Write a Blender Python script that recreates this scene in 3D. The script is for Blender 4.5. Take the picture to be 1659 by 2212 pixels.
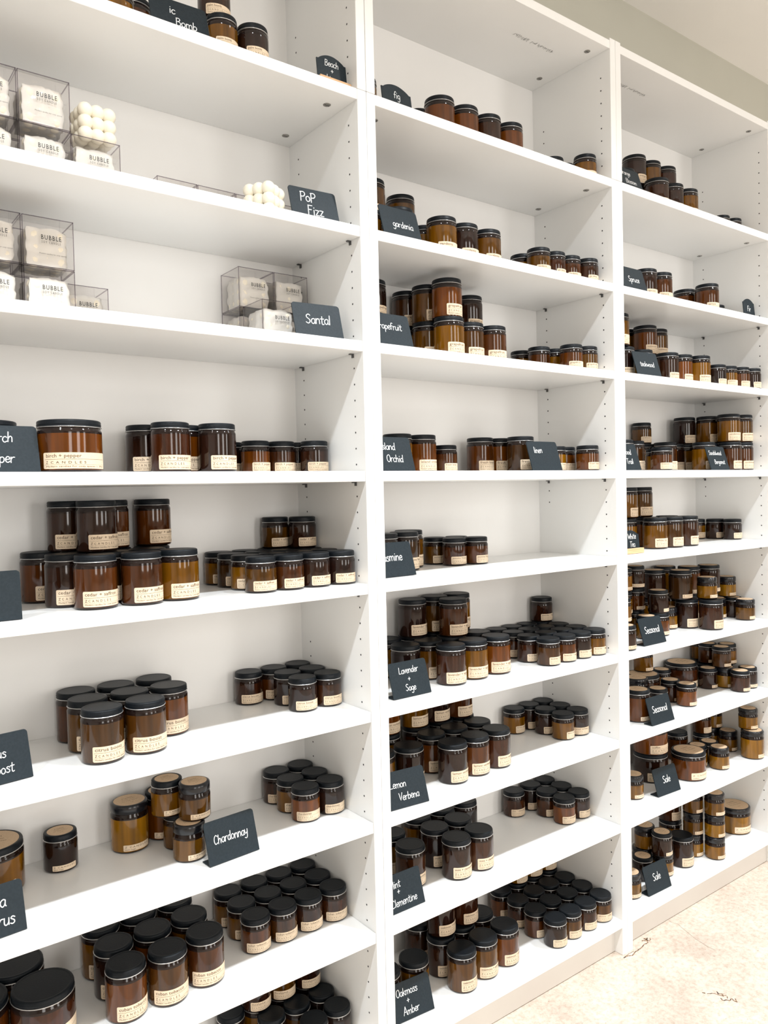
import bpy, math, random
from mathutils import Vector, Matrix
random.seed(7)
S = bpy.context.scene
for o in list(bpy.data.objects): bpy.data.objects.remove(o)
COL = S.collection
PI = math.pi

# ------------------------------------------------------------ camera
cam_d = bpy.data.cameras.new('camera'); cam = bpy.data.objects.new('camera', cam_d); COL.objects.link(cam)
yaw, pitch, roll, fpx = 0.645417, -0.027124, -0.022441, 1699.76
F = Vector((math.sin(yaw)*math.cos(pitch), math.cos(yaw)*math.cos(pitch), math.sin(pitch)))
R0 = Vector((math.cos(yaw), -math.sin(yaw), 0)); U0 = R0.cross(F)
R2 = math.cos(roll)*R0 + math.sin(roll)*U0; U2 = -math.sin(roll)*R0 + math.cos(roll)*U0
M = Matrix((R2, U2, -F)).transposed().to_4x4(); M.translation = Vector((-0.9307, -1.2633, 1.2328))
cam.matrix_world = M
cam_d.sensor_fit = 'VERTICAL'; cam_d.sensor_height = 24.0
cam_d.lens = fpx*24.0/2212.0; cam_d.shift_y = 1.78/2212
cam_d.clip_start = 0.01
S.camera = cam

# ------------------------------------------------------------ light and exposure
S.view_settings.view_transform = 'Standard'; S.view_settings.look = 'None'
S.view_settings.gamma = 1.0; S.view_settings.use_curve_mapping = False
S.view_settings.exposure = 0.25
w = bpy.data.worlds.new('world'); S.world = w; w.use_nodes = True
w.node_tree.nodes['Background'].inputs[0].default_value = (0.9, 0.92, 1, 1)
w.node_tree.nodes['Background'].inputs[1].default_value = 0.3
CAN_POWER, FILL_POWER = 100.0, 27.0
for i, lx in enumerate((-1.75, -0.65, 0.45, 1.55, 2.65)):          # row of recessed ceiling spots in front of the shelves
    l = bpy.data.lights.new('ceiling_spot', 'SPOT'); l.shadow_soft_size = 0.045; l.spot_size = math.radians(128); l.spot_blend = 1.0
    l.energy = CAN_POWER; l.color = (0.90, 0.955, 1.0)
    o = bpy.data.objects.new('ceiling_spot', l); COL.objects.link(o); o.location = (lx, -0.886, 2.74)
for wx, wy, rot in ((-1.5, -4.1, 0), (0.6, -4.1, 0), (2.7, -4.1, 0)):      # added tall fill lights, narrow so the jars show streaked reflections
    l = bpy.data.lights.new('fill_strip', 'AREA'); l.shape = 'RECTANGLE'; l.size = 0.75; l.size_y = 2.0
    l.energy = FILL_POWER; l.color = (1.0, 0.975, 0.945)
    o = bpy.data.objects.new('fill_strip', l); COL.objects.link(o); o.location = (wx, wy, 1.45); o.rotation_euler = (PI/2, 0, rot)

# ------------------------------------------------------------ materials
def mat(name, col, rough=0.5, metal=0.0, spec=0.5, coat=0.0):
    m = bpy.data.materials.new(name); m.use_nodes = True
    b = m.node_tree.nodes['Principled BSDF']
    b.inputs['Base Color'].default_value = (*col, 1); b.inputs['Roughness'].default_value = rough
    b.inputs['Metallic'].default_value = metal; b.inputs['Specular IOR Level'].default_value = spec
    b.inputs['Coat Weight'].default_value = coat; b.inputs['Coat Roughness'].default_value = 0.05
    return m
def bsdf(m): return m.node_tree.nodes['Principled BSDF']
def noisy(m, c1, c2, scale, detail=4, lo=0.4, hi=0.6, bump=0.0, stretch=(1, 1, 1)):
    nt = m.node_tree; N = nt.nodes; L = nt.links
    tc = N.new('ShaderNodeTexCoord'); mp = N.new('ShaderNodeMapping'); mp.inputs['Scale'].default_value = stretch
    n = N.new('ShaderNodeTexNoise'); n.inputs['Scale'].default_value = scale; n.inputs['Detail'].default_value = detail
    r = N.new('ShaderNodeValToRGB'); r.color_ramp.elements[0].position = lo; r.color_ramp.elements[1].position = hi
    r.color_ramp.elements[0].color = (*c1, 1); r.color_ramp.elements[1].color = (*c2, 1)
    L.new(tc.outputs['Object'], mp.inputs[0]); L.new(mp.outputs[0], n.inputs['Vector']); L.new(n.outputs[0], r.inputs[0])
    L.new(r.outputs[0], bsdf(m).inputs['Base Color'])
    if bump:
        b = N.new('ShaderNodeBump'); b.inputs['Strength'].default_value = bump; b.inputs['Distance'].default_value = 0.002
        L.new(n.outputs[0], b.inputs['Height']); L.new(b.outputs[0], bsdf(m).inputs['Normal'])
    return r
WHITE = mat('white_foil', (0.83, 0.825, 0.80), 0.28, spec=0.4)
noisy(WHITE, (0.885, 0.885, 0.87), (0.90, 0.90, 0.885), 3)
BACKW = mat('white_backing', (0.80, 0.79, 0.765), 0.38, spec=0.3)
noisy(BACKW, (0.87, 0.86, 0.84), (0.885, 0.875, 0.855), 5)
KICK = mat('white_plinth', (0.74, 0.71, 0.67), 0.45)
noisy(KICK, (0.73, 0.70, 0.66), (0.75, 0.72, 0.68), 6)
HOLE = mat('hole_dark', (0.012, 0.012, 0.014), 0.8)
STEEL = mat('zinc', (0.30, 0.29, 0.27), 0.35, 0.8)
noisy(STEEL, (0.25, 0.24, 0.22), (0.36, 0.35, 0.33), 300)
PIN = mat('pin_metal', (0.12, 0.12, 0.12), 0.4, 0.7)
WALL = mat('sage_paint', (0.56, 0.57, 0.49), 0.8)
noisy(WALL, (0.50, 0.49, 0.42), (0.525, 0.515, 0.445), 2)
CEIL = mat('ceiling_paint', (0.75, 0.71, 0.65), 0.85)
noisy(CEIL, (0.92, 0.90, 0.87), (0.93, 0.91, 0.88), 2)
ROOM = mat('room_paint', (0.62, 0.59, 0.54), 0.85)
noisy(ROOM, (0.70, 0.68, 0.64), (0.74, 0.72, 0.68), 2)
# polished concrete floor with pinkish mottling and fine pits
FLOOR = mat('concrete', (0.75, 0.66, 0.57), 0.55)
def _floor():
    nt = FLOOR.node_tree; N = nt.nodes; L = nt.links
    tc = N.new('ShaderNodeTexCoord')
    a = N.new('ShaderNodeTexNoise'); a.inputs['Scale'].default_value = 5; a.inputs['Detail'].default_value = 8; a.inputs['Roughness'].default_value = 0.7
    b = N.new('ShaderNodeTexNoise'); b.inputs['Scale'].default_value = 75; b.inputs['Detail'].default_value = 6; b.inputs['Roughness'].default_value = 0.75
    c = N.new('ShaderNodeTexNoise'); c.inputs['Scale'].default_value = 190; c.inputs['Detail'].default_value = 3
    for n in (a, b, c): L.new(tc.outputs['Object'], n.inputs['Vector'])
    r1 = N.new('ShaderNodeValToRGB'); r1.color_ramp.elements[0].position = 0.38; r1.color_ramp.elements[1].position = 0.62
    r1.color_ramp.elements[0].color = (0.62, 0.51, 0.43, 1); r1.color_ramp.elements[1].color = (0.76, 0.68, 0.58, 1)
    r2 = N.new('ShaderNodeValToRGB'); r2.color_ramp.elements[0].position = 0.36; r2.color_ramp.elements[1].position = 0.55
    r2.color_ramp.elements[0].color = (0.76, 0.72, 0.68, 1); r2.color_ramp.elements[1].color = (1, 1, 1, 1)
    r3 = N.new('ShaderNodeValToRGB'); r3.color_ramp.elements[0].position = 0.25; r3.color_ramp.elements[1].position = 0.33
    r3.color_ramp.elements[0].color = (0.42, 0.34, 0.28, 1); r3.color_ramp.elements[1].color = (1, 1, 1, 1)
    for n, r in ((a, r1), (b, r2), (c, r3)): L.new(n.outputs[0], r.inputs[0])
    m1 = N.new('ShaderNodeMix'); m1.data_type = 'RGBA'; m1.blend_type = 'MULTIPLY'; m1.inputs[0].default_value = 1
    m2 = N.new('ShaderNodeMix'); m2.data_type = 'RGBA'; m2.blend_type = 'MULTIPLY'; m2.inputs[0].default_value = 1
    L.new(r1.outputs[0], m1.inputs[6]); L.new(r2.outputs[0], m1.inputs[7]); L.new(m1.outputs[2], m2.inputs[6]); L.new(r3.outputs[0], m2.inputs[7])
    L.new(m2.outputs[2], bsdf(FLOOR).inputs['Base Color'])
_floor()
STAIN = mat('rust_stain', (0.20, 0.10, 0.05), 0.8); noisy(STAIN, (0.05, 0.025, 0.02), (0.42, 0.26, 0.15), 160)
CRACK = mat('crack', (0.30, 0.25, 0.2), 0.9)
# amber glass filled with wax: tint differs from candle to candle
def amber(name, c, rough=0.07):
    m = mat(name, c[1], rough, spec=0.5, coat=0.0)
    nt = m.node_tree; N = nt.nodes; L = nt.links
    oi = N.new('ShaderNodeObjectInfo'); r = N.new('ShaderNodeValToRGB'); r.color_ramp.interpolation = 'LINEAR'
    e = r.color_ramp.elements; e[0].position = 0.0; e[0].color = (*c[0], 1); e[1].position = 1.0; e[1].color = (*c[-1], 1)
    for i, k in enumerate(c[1:-1]):
        n = e.new((i+1)/(len(c)-1)); n.color = (*k, 1)
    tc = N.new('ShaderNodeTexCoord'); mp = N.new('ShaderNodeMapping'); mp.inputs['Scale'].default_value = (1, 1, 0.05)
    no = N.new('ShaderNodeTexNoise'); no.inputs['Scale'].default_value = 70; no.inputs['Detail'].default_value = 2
    rr = N.new('ShaderNodeMapRange'); rr.inputs[1].default_value = 0.3; rr.inputs[2].default_value = 0.7; rr.inputs[3].default_value = 0.55; rr.inputs[4].default_value = 1.5  # upright streaks in the colour imitate reflections on the glass
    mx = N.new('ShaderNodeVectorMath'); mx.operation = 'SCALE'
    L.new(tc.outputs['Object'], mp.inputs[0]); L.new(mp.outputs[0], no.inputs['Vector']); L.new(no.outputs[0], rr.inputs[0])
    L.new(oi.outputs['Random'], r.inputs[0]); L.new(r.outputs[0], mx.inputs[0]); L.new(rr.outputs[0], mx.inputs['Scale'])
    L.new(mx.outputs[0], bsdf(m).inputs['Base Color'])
    return m
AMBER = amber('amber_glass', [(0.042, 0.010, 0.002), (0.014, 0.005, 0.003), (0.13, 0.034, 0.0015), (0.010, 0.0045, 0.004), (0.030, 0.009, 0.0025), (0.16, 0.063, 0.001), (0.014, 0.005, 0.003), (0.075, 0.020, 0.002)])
AMBERY = amber('honey_glass', [(0.24, 0.105, 0.004), (0.07, 0.028, 0.004), (0.19, 0.080, 0.004), (0.26, 0.125, 0.005)])
AMBERD = mat('amber_glass_empty', (0.012, 0.006, 0.005), 0.07, spec=0.4, coat=0.0); noisy(AMBERD, (0.010, 0.005, 0.004), (0.016, 0.008, 0.006), 60)
LID = mat('black_lid', (0.004, 0.006, 0.009), 0.42, spec=0.22); noisy(LID, (0.004, 0.006, 0.009), (0.005, 0.008, 0.011), 400, bump=0.1)
PLID = mat('black_plastic_lid', (0.008, 0.009, 0.012), 0.22, spec=0.5); noisy(PLID, (0.007, 0.008, 0.011), (0.010, 0.011, 0.014), 90)
RIM = mat('lid_rim', (0.62, 0.61, 0.60), 0.25, 0.7)  # curled lid edge, its highlight put into the pale colour
KRAFT = mat('kraft_paper', (0.62, 0.44, 0.28), 0.75); noisy(KRAFT, (0.60, 0.425, 0.27), (0.66, 0.48, 0.31), 500)
KRAFTL = mat('kraft_label', (0.80, 0.64, 0.46), 0.7); noisy(KRAFTL, (0.78, 0.62, 0.44), (0.83, 0.67, 0.49), 500)
INK = mat('ink', (0.10, 0.055, 0.03), 0.8)
INKK = mat('black_ink', (0.03, 0.03, 0.03), 0.6)
SLATE = mat('chalkboard', (0.010, 0.018, 0.024), 0.5, spec=0.28); noisy(SLATE, (0.009, 0.017, 0.023), (0.012, 0.021, 0.028), 250, bump=0.1)
CHALK = mat('chalk_marker', (0.92, 0.93, 0.93), 0.7)
WOOD = mat('pine', (0.78, 0.50, 0.27), 0.5); noisy(WOOD, (0.70, 0.42, 0.22), (0.82, 0.56, 0.33), 60, stretch=(0.2, 4, 4))
WAX = mat('cream_wax', (0.90, 0.83, 0.68), 0.45, spec=0.4); noisy(WAX, (0.89, 0.82, 0.67), (0.91, 0.845, 0.70), 120)
WICK = mat('wick', (0.55, 0.45, 0.35), 0.9)
def clear(name, tint, fr, rough=0.03, base=0.0, white=(0.9, 0.88, 0.84)):
    m = bpy.data.materials.new(name); m.use_nodes = True; nt = m.node_tree; N = nt.nodes; L = nt.links
    N.remove(N['Principled BSDF']); out = N['Material Output']
    t = N.new('ShaderNodeBsdfTransparent'); t.inputs[0].default_value = (*tint, 1)
    g = N.new('ShaderNodeBsdfGlossy'); g.inputs['Roughness'].default_value = rough
    f = N.new('ShaderNodeLayerWeight'); f.inputs[0].default_value = fr
    mx = N.new('ShaderNodeMixShader'); fm = N.new('ShaderNodeMath'); fm.operation = 'MULTIPLY'; fm.inputs[1].default_value = 0.5; L.new(f.outputs['Facing'], fm.inputs[0]); L.new(fm.outputs[0], mx.inputs[0]); L.new(t.outputs[0], mx.inputs[1]); L.new(g.outputs[0], mx.inputs[2])
    last = mx
    if base:
        d = N.new('ShaderNodeBsdfDiffuse'); d.inputs[0].default_value = (*white, 1)
        m2 = N.new('ShaderNodeMixShader'); m2.inputs[0].default_value = base
        L.new(mx.outputs[0], m2.inputs[1]); L.new(d.outputs[0], m2.inputs[2]); last = m2
    L.new(last.outputs[0], out.inputs[0]); return m
ACRYL = clear('clear_acrylic', (0.97, 0.96, 0.955), 0.2)
ACEDGE = clear('acrylic_edge', (0.62, 0.58, 0.63), 0.3)
CELLO = clear('cellophane', (0.97, 0.96, 0.95), 0.35, 0.10, 0.66, (0.97, 0.945, 0.90))

# ------------------------------------------------------------ mesh helpers
class MB:
    """collects faces, builds one mesh"""
    def __init__(s): s.v = []; s.f = []; s.m = []; s.s = []
    def add(s, vs, fs, mi=0, smooth=False):
        b = len(s.v); s.v += [tuple(v) for v in vs]
        for f in fs: s.f.append(tuple(b+i for i in f)); s.m.append(mi); s.s.append(smooth)
    def box(s, x0, x1, y0, y1, z0, z1, mi=0, bev=0.0):
        if bev <= 0:
            vs = [(x, y, z) for z in (z0, z1) for y in (y0, y1) for x in (x0, x1)]
            s.add(vs, [(0, 2, 3, 1), (4, 5, 7, 6), (0, 1, 5, 4), (2, 6, 7, 3), (0, 4, 6, 2), (1, 3, 7, 5)], mi); return
        b = bev; A = [(x0, x1), (y0, y1), (z0, z1)]; idx = {}; vs = []
        for i in (0, 1):
            for j in (0, 1):
                for k in (0, 1):
                    for ax in range(3):
                        p = []
                        for a, sd in enumerate((i, j, k)):
                            val = A[a][sd]
                            if a != ax: val += b if sd == 0 else -b
                            p.append(val)
                        idx[(i, j, k, ax)] = len(vs); vs.append(p)
        fs = []
        q = [(0, 0), (1, 0), (1, 1), (0, 1)]
        for sd in (0, 1):
            fs.append([idx[(sd, a, c, 0)] for a, c in q]); fs.append([idx[(a, sd, c, 1)] for a, c in q]); fs.append([idx[(a, c, sd, 2)] for a, c in q])
        for a in (0, 1):
            for c in (0, 1):
                fs.append([idx[(a, c, 0, 0)], idx[(a, c, 1, 0)], idx[(a, c, 1, 1)], idx[(a, c, 0, 1)]])
                fs.append([idx[(a, 0, c, 0)], idx[(a, 1, c, 0)], idx[(a, 1, c, 2)], idx[(a, 0, c, 2)]])
                fs.append([idx[(0, a, c, 1)], idx[(1, a, c, 1)], idx[(1, a, c, 2)], idx[(0, a, c, 2)]])
        for i in (0, 1):
            for j in (0, 1):
                for k in (0, 1): fs.append([idx[(i, j, k, ax)] for ax in range(3)])
        ctr = Vector(((x0+x1)/2, (y0+y1)/2, (z0+z1)/2)); out = []
        for f in fs:
            P = [Vector(vs[i]) for i in f]; n = (P[1]-P[0]).cross(P[2]-P[0]); c = sum(P, Vector())/len(P)
            out.append(f if n.dot(c-ctr) > 0 else f[::-1])
        s.add(vs, out, mi)
    def lathe(s, prof, n=40, mats=None, cap=True, smooth=True, c=(0, 0, 0)):
        vs = []; fs = []
        for r, z in prof:
            for i in range(n):
                a = 2*PI*i/n; vs.append((c[0]+r*math.cos(a), c[1]+r*math.sin(a), c[2]+z))
        for k in range(len(prof)-1):
            f = [(k*n+i, k*n+(i+1) % n, (k+1)*n+(i+1) % n, (k+1)*n+i) for i in range(n)]
            b = len(s.v)
            for q in f: s.f.append(tuple(b+i for i in q)); s.m.append(mats[k] if mats else 0); s.s.append(smooth)
        b = len(s.v); s.v += vs
        if cap:
            s.f.append(tuple(b+i for i in range(n))[::-1]); s.m.append(mats[0] if mats else 0); s.s.append(False)
            s.f.append(tuple(b+(len(prof)-1)*n+i for i in range(n))); s.m.append(mats[-1] if mats else 0); s.s.append(False)
    def disc(s, c, r, ax=2, n=16, mi=0):
        vs = []
        for i in range(n):
            a = 2*PI*i/n; p = [0, 0, 0]; o = [k for k in range(3) if k != ax]
            p[ax] = c[ax]; p[o[0]] = c[o[0]]+r*math.cos(a); p[o[1]] = c[o[1]]+r*math.sin(a); vs.append(p)
        s.add(vs, [tuple(range(n))], mi)
    def sphere(s, c, r, nu=16, nv=10, mi=0):
        vs = [(c[0], c[1], c[2]+r)]
        for j in range(1, nv):
            t = PI*j/nv
            for i in range(nu):
                a = 2*PI*i/nu; vs.append((c[0]+r*math.sin(t)*math.cos(a), c[1]+r*math.sin(t)*math.sin(a), c[2]+r*math.cos(t)))
        vs.append((c[0], c[1], c[2]-r)); fs = []
        for i in range(nu): fs.append((0, 1+i, 1+(i+1) % nu)); fs.append((len(vs)-1, 1+(nv-2)*nu+(i+1) % nu, 1+(nv-2)*nu+i))
        for j in range(nv-2):
            for i in range(nu): fs.append((1+j*nu+i, 1+(j+1)*nu+i, 1+(j+1)*nu+(i+1) % nu, 1+j*nu+(i+1) % nu))
        s.add(vs, fs, mi, True)
    def ribbon(s, pts, w, z=0.0, mi=0, f3=None):
        """flat stroke of width w along 2-D points, f3 maps (x, y) to 3-D"""
        n = len(pts)
        if n < 2: return
        vs = []
        for i, p in enumerate(pts):
            a = pts[max(i-1, 0)]; b = pts[min(i+1, n-1)]; dx, dy = b[0]-a[0], b[1]-a[1]; l = math.hypot(dx, dy) or 1
            nx, ny = -dy/l*w/2, dx/l*w/2
            for sg in (1, -1):
                q = (p[0]+nx*sg, p[1]+ny*sg); vs.append(f3(*q) if f3 else (q[0], q[1], z))
        s.add(vs, [(2*i, 2*i+1, 2*i+3, 2*i+2) for i in range(n-1)], mi)
        for e in (0, n-1):     # round ends
            cs = [(pts[e][0]+w/2*math.cos(t*PI/4), pts[e][1]+w/2*math.sin(t*PI/4)) for t in range(8)]
            s.add([f3(*q) if f3 else (q[0], q[1], z) for q in cs], [tuple(range(8))], mi)
    def mesh(s, name, mats):
        me = bpy.data.meshes.new(name); me.from_pydata(s.v, [], s.f)
        for m in mats: me.materials.append(m)
        me.polygons.foreach_set('material_index', s.m); me.polygons.foreach_set('use_smooth', s.s); me.update(); return me
def obj(name, me, parent=None, loc=(0, 0, 0), rz=0.0):
    o = bpy.data.objects.new(name, me); COL.objects.link(o); o.location = loc; o.rotation_euler = (0, 0, rz)
    if parent: o.parent = parent
    return o
def tag(o, label, cat, group=None, kind=None):
    o['label'] = label; o['category'] = cat
    if group: o['group'] = group
    if kind: o['kind'] = kind
    return o
def struct(name, mb, mats):
    o = obj(name, mb.mesh(name, mats)); o['kind'] = 'structure'; return o

# ------------------------------------------------------------ the room
RX0, RX1, RY0, RY1, RH = -3.2, 5.0, -4.2, 0.285, 2.77
b = MB(); b.box(RX0-.1, RX1+.1, RY0-.1, RY1+.1, -0.1, 0.0); floor = struct('floor', b, [FLOOR])
b = MB(); b.box(RX0-.1, RX1+.1, RY0-.1, RY1+.1, RH, RH+.1); struct('ceiling', b, [CEIL])
b = MB(); b.box(RX0-.1, RX1+.1, RY1, RY1+.1, 0, RH); struct('wall_back', b, [WALL])
b = MB(); b.box(RX0-.1, RX1+.1, RY0-.1, RY0, 0, RH); struct('wall_front', b, [ROOM])
b = MB(); b.box(RX0-.1, RX0, RY0, RY1, 0, RH); struct('wall_left', b, [ROOM])
b = MB(); b.box(RX1, RX1+.1, RY0, RY1, 0, RH); struct('wall_right', b, [ROOM])
def line_mesh(name, lines, m, z=0.0004):
    b = MB()
    for pts, wd in lines:
        fine = []
        for i in range(len(pts)-1):
            for k in range(5):
                t = k/5; fine.append((pts[i][0]*(1-t)+pts[i+1][0]*t+random.uniform(-1, 1)*wd*.6, pts[i][1]*(1-t)+pts[i+1][1]*t+random.uniform(-1, 1)*wd*.6))
        fine.append(pts[-1]); b.ribbon(fine, wd, z)
    return obj(name, b.mesh(name, [m]), floor)
line_mesh('crack', [([(1.013, .023), (1.012, .009), (1.017, -.006), (1.008, -.025), (.999, -.05), (.99, -.072), (.985, -.096), (.98, -.118), (.982, -.139)], .0007)], CRACK)
line_mesh('stain', [([(.768, -.007), (.781, -.009), (.793, -.015), (.814, -.01), (.833, -.01), (.854, -.005), (.875, -.005), (.884, .004)], .0026),
    ([(.884, .004), (.882, .012), (.892, .007), (.878, .004), (.87, .009)], .003), ([(.768, -.007), (.79, -.005), (.812, -.006)], .0014),
    ([(.896, .002), (.889, -.004), (.882, .001)], .002)], STAIN)
line_mesh('stain', [([(.795, -.215), (.797, -.218)], .003), ([(.8, -.223), (.814, -.234), (.819, -.248), (.829, -.254)], .002), ([(.824, -.233), (.819, -.24), (.826, -.246), (.82, -.252)], .0025),
    ([(.809, -.253), (.805, -.261), (.814, -.262), (.816, -.27), (.828, -.269), (.825, -.277), (.826, -.283), (.833, -.275)], .0024), ([(.82, -.262), (.826, -.258)], .002)], STAIN)

# ------------------------------------------------------------ bookcases
SH = [2.02, 1.7542, 1.5302, 1.2742, 1.0502, 0.7942, 0.5702, 0.3462, 0.0938]      # tops of the shelves
ST, PT, W = 0.0209, 0.0216, 0.7957
HZ = [1.736-.032*k for k in range(0, 50)]
def holes(b, x, sgn, zs, ys, rr=0.0019):
    for z, y in [(z, y) for z in zs for y in ys]: b.disc((x+sgn*0.0003, y, z), rr, 0, 10, 1)
def bookcase(x0, label, stamp):
    r = bpy.data.objects.new('bookcase', None); COL.objects.link(r); r.location = (x0, 0, 0)
    tag(r, label, 'bookcase', None)
    lo = [z for z in [1.736+.032*k for k in range(1, 8)]+HZ if .13 < z < 1.97 and all(not (t-ST-.006 < z < t+.003) for t in SH)]
    bk = [z for z in lo if not .92 < z < 1.18]
    for s in (0, 1):
        xa, xb = (0.0005, PT) if s == 0 else (W-PT, W-.0005); xi, sg = (xb, 1) if s == 0 else (xa, -1)
        b = MB(); b.box(xa, xb, 0, .28, 0, 2.0195, 0, .0008); holes(b, xi, sg, lo, (.032,)); holes(b, xi, sg, bk, (.225,))
        obj('side_panel', b.mesh('side_panel', [WHITE, HOLE]), r)
        b = MB(); b.box(xa, xb, 0, .28, 2.0202, 2.375, 0, .0008); ez = [2.285-.032*k for k in range(8)]
        holes(b, xi, sg, ez, (.030,)); holes(b, xi, sg, [z for z in ez if z < 2.23], (.224,))
        obj('extension_side_panel', b.mesh('extension_side_panel', [WHITE, HOLE]), r)
    b = MB(); b.box(PT, W-PT, .2630, .2665, .075, 2.355); obj('back_panel', b.mesh('back_panel', [BACKW]), r)
    b = MB(); b.box(PT, W-PT, .0010, .27, 2.348, 2.369, 0, .0006); top = obj('top_panel', b.mesh('top_panel', [WHITE]), r)
    b = MB(); b.box(PT, W-PT, .0010, .2628, SH[0]-ST, SH[0], 0, .0006); fx = obj('fixed_shelf', b.mesh('fixed_shelf', [WHITE]), r)
    for par, z, ys in ((top, 2.348, (.043, .204)), (fx, SH[0]-ST, (.053, .216))):
        for x in (.058, W-.058):
            for y in ys:
                c = MB(); c.lathe([(.0078, 0), (.0078, -.0006), (.0066, -.0012)], 20, c=(x, y, z)); c.box(x-.005, x+.005, y-.0007, y+.0007, z-.0014, z-.0012, 1)
                obj('cam_screw', c.mesh('cam_screw', [STEEL, HOLE]), par)
    if stamp:      # smudged printed code under the top
        c = MB(); rs = random.Random(3)
        for i in range(30):
            xx = stamp[0]+i*stamp[1]/30
            if i in (11, 12, 17): continue
            pts = [(xx+rs.uniform(0, .004), .096+rs.uniform(-.006, .006)) for _ in range(4)]
            c.ribbon(pts, .0009, 2.3475)
        obj('printed_code', c.mesh('printed_code', [mat('grey_ink', (.22, .21, .2), .8)]), top)
    for i in range(1, 8):
        b = MB(); b.box(PT+.0006, W-PT-.0006, .0015, .2622, SH[i]-ST, SH[i], 0, .0007); sh = obj('shelf', b.mesh('shelf', [WHITE]), r)
        for x, sg in ((PT, 1), (W-PT, -1)):
            for y in (.035, .226):
                c = MB(); z = SH[i]-ST; xx = sorted((x+sg*.0002, x+sg*.009)); c.box(xx[0], xx[1], y-.003, y+.003, z-.0022, z-.0001, 0)
                x3 = sorted((x+sg*.0002, x+sg*.0022)); c.box(x3[0], x3[1], y-.003, y+.003, z-.008, z-.0022, 0)
                obj('shelf_pin', c.mesh('shelf_pin', [PIN]), sh)
    b = MB(); b.box(PT, W-PT, .0010, .2628, SH[8]-ST, SH[8], 0, .0006); obj('bottom_shelf', b.mesh('bottom_shelf', [WHITE]), r)
    b = MB(); b.box(PT, W-PT, .0256, .0420, 0.0015, SH[8]-ST, 0); obj('plinth', b.mesh('plinth', [KICK]), r)
    if stamp: c = MB(); c.lathe([(.006, 0), (.006, .006), (.0045, .010), (.002, .0115)], 14, c=(W-PT-.008, .03, SH[0])); obj('grey_peg', c.mesh('grey_peg', [STEEL]), r)
    return r
bookcase(-W, 'tall white bookcase at the left, holding the bubble candle boxes', None)
bookcase(0, 'tall white bookcase in the middle, full of amber candle jars', (.525, .142))
bookcase(W, 'tall white bookcase at the right end, with the Seasonal and Sale signs', (.13, .135))

# ------------------------------------------------------------ printed text
TXT = {}
def text_polys(s, size, spacing=1.0, bold=0.0):
    k = (s, size, spacing, bold)
    if k not in TXT:
        cu = bpy.data.curves.new('t', 'FONT'); cu.body = s; cu.size = size; cu.space_character = spacing; cu.resolution_u = 2; cu.offset = size*bold
        o = bpy.data.objects.new('t', cu); COL.objects.link(o)
        dg = bpy.context.evaluated_depsgraph_get(); me = o.evaluated_get(dg).to_mesh()
        TXT[k] = ([tuple(v.co[:2]) for v in me.vertices], [tuple(p.vertices) for p in me.polygons])
        o.evaluated_get(dg).to_mesh_clear(); bpy.data.objects.remove(o); bpy.data.curves.remove(cu)
    return TXT[k]
def put_text(b, s, size, x, y, f3, mi, spacing=1.0, fit=None, center=False, bold=0.0):
    vs, fs = text_polys(s, size, spacing, bold)
    if not vs: return 0
    w = max(v[0] for v in vs); k = fit/w if fit else 1.0; x0 = x-w*k/2 if center else x
    b.add([f3(x0+v[0]*k, y+v[1]) for v in vs], fs, mi); return w*k

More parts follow.
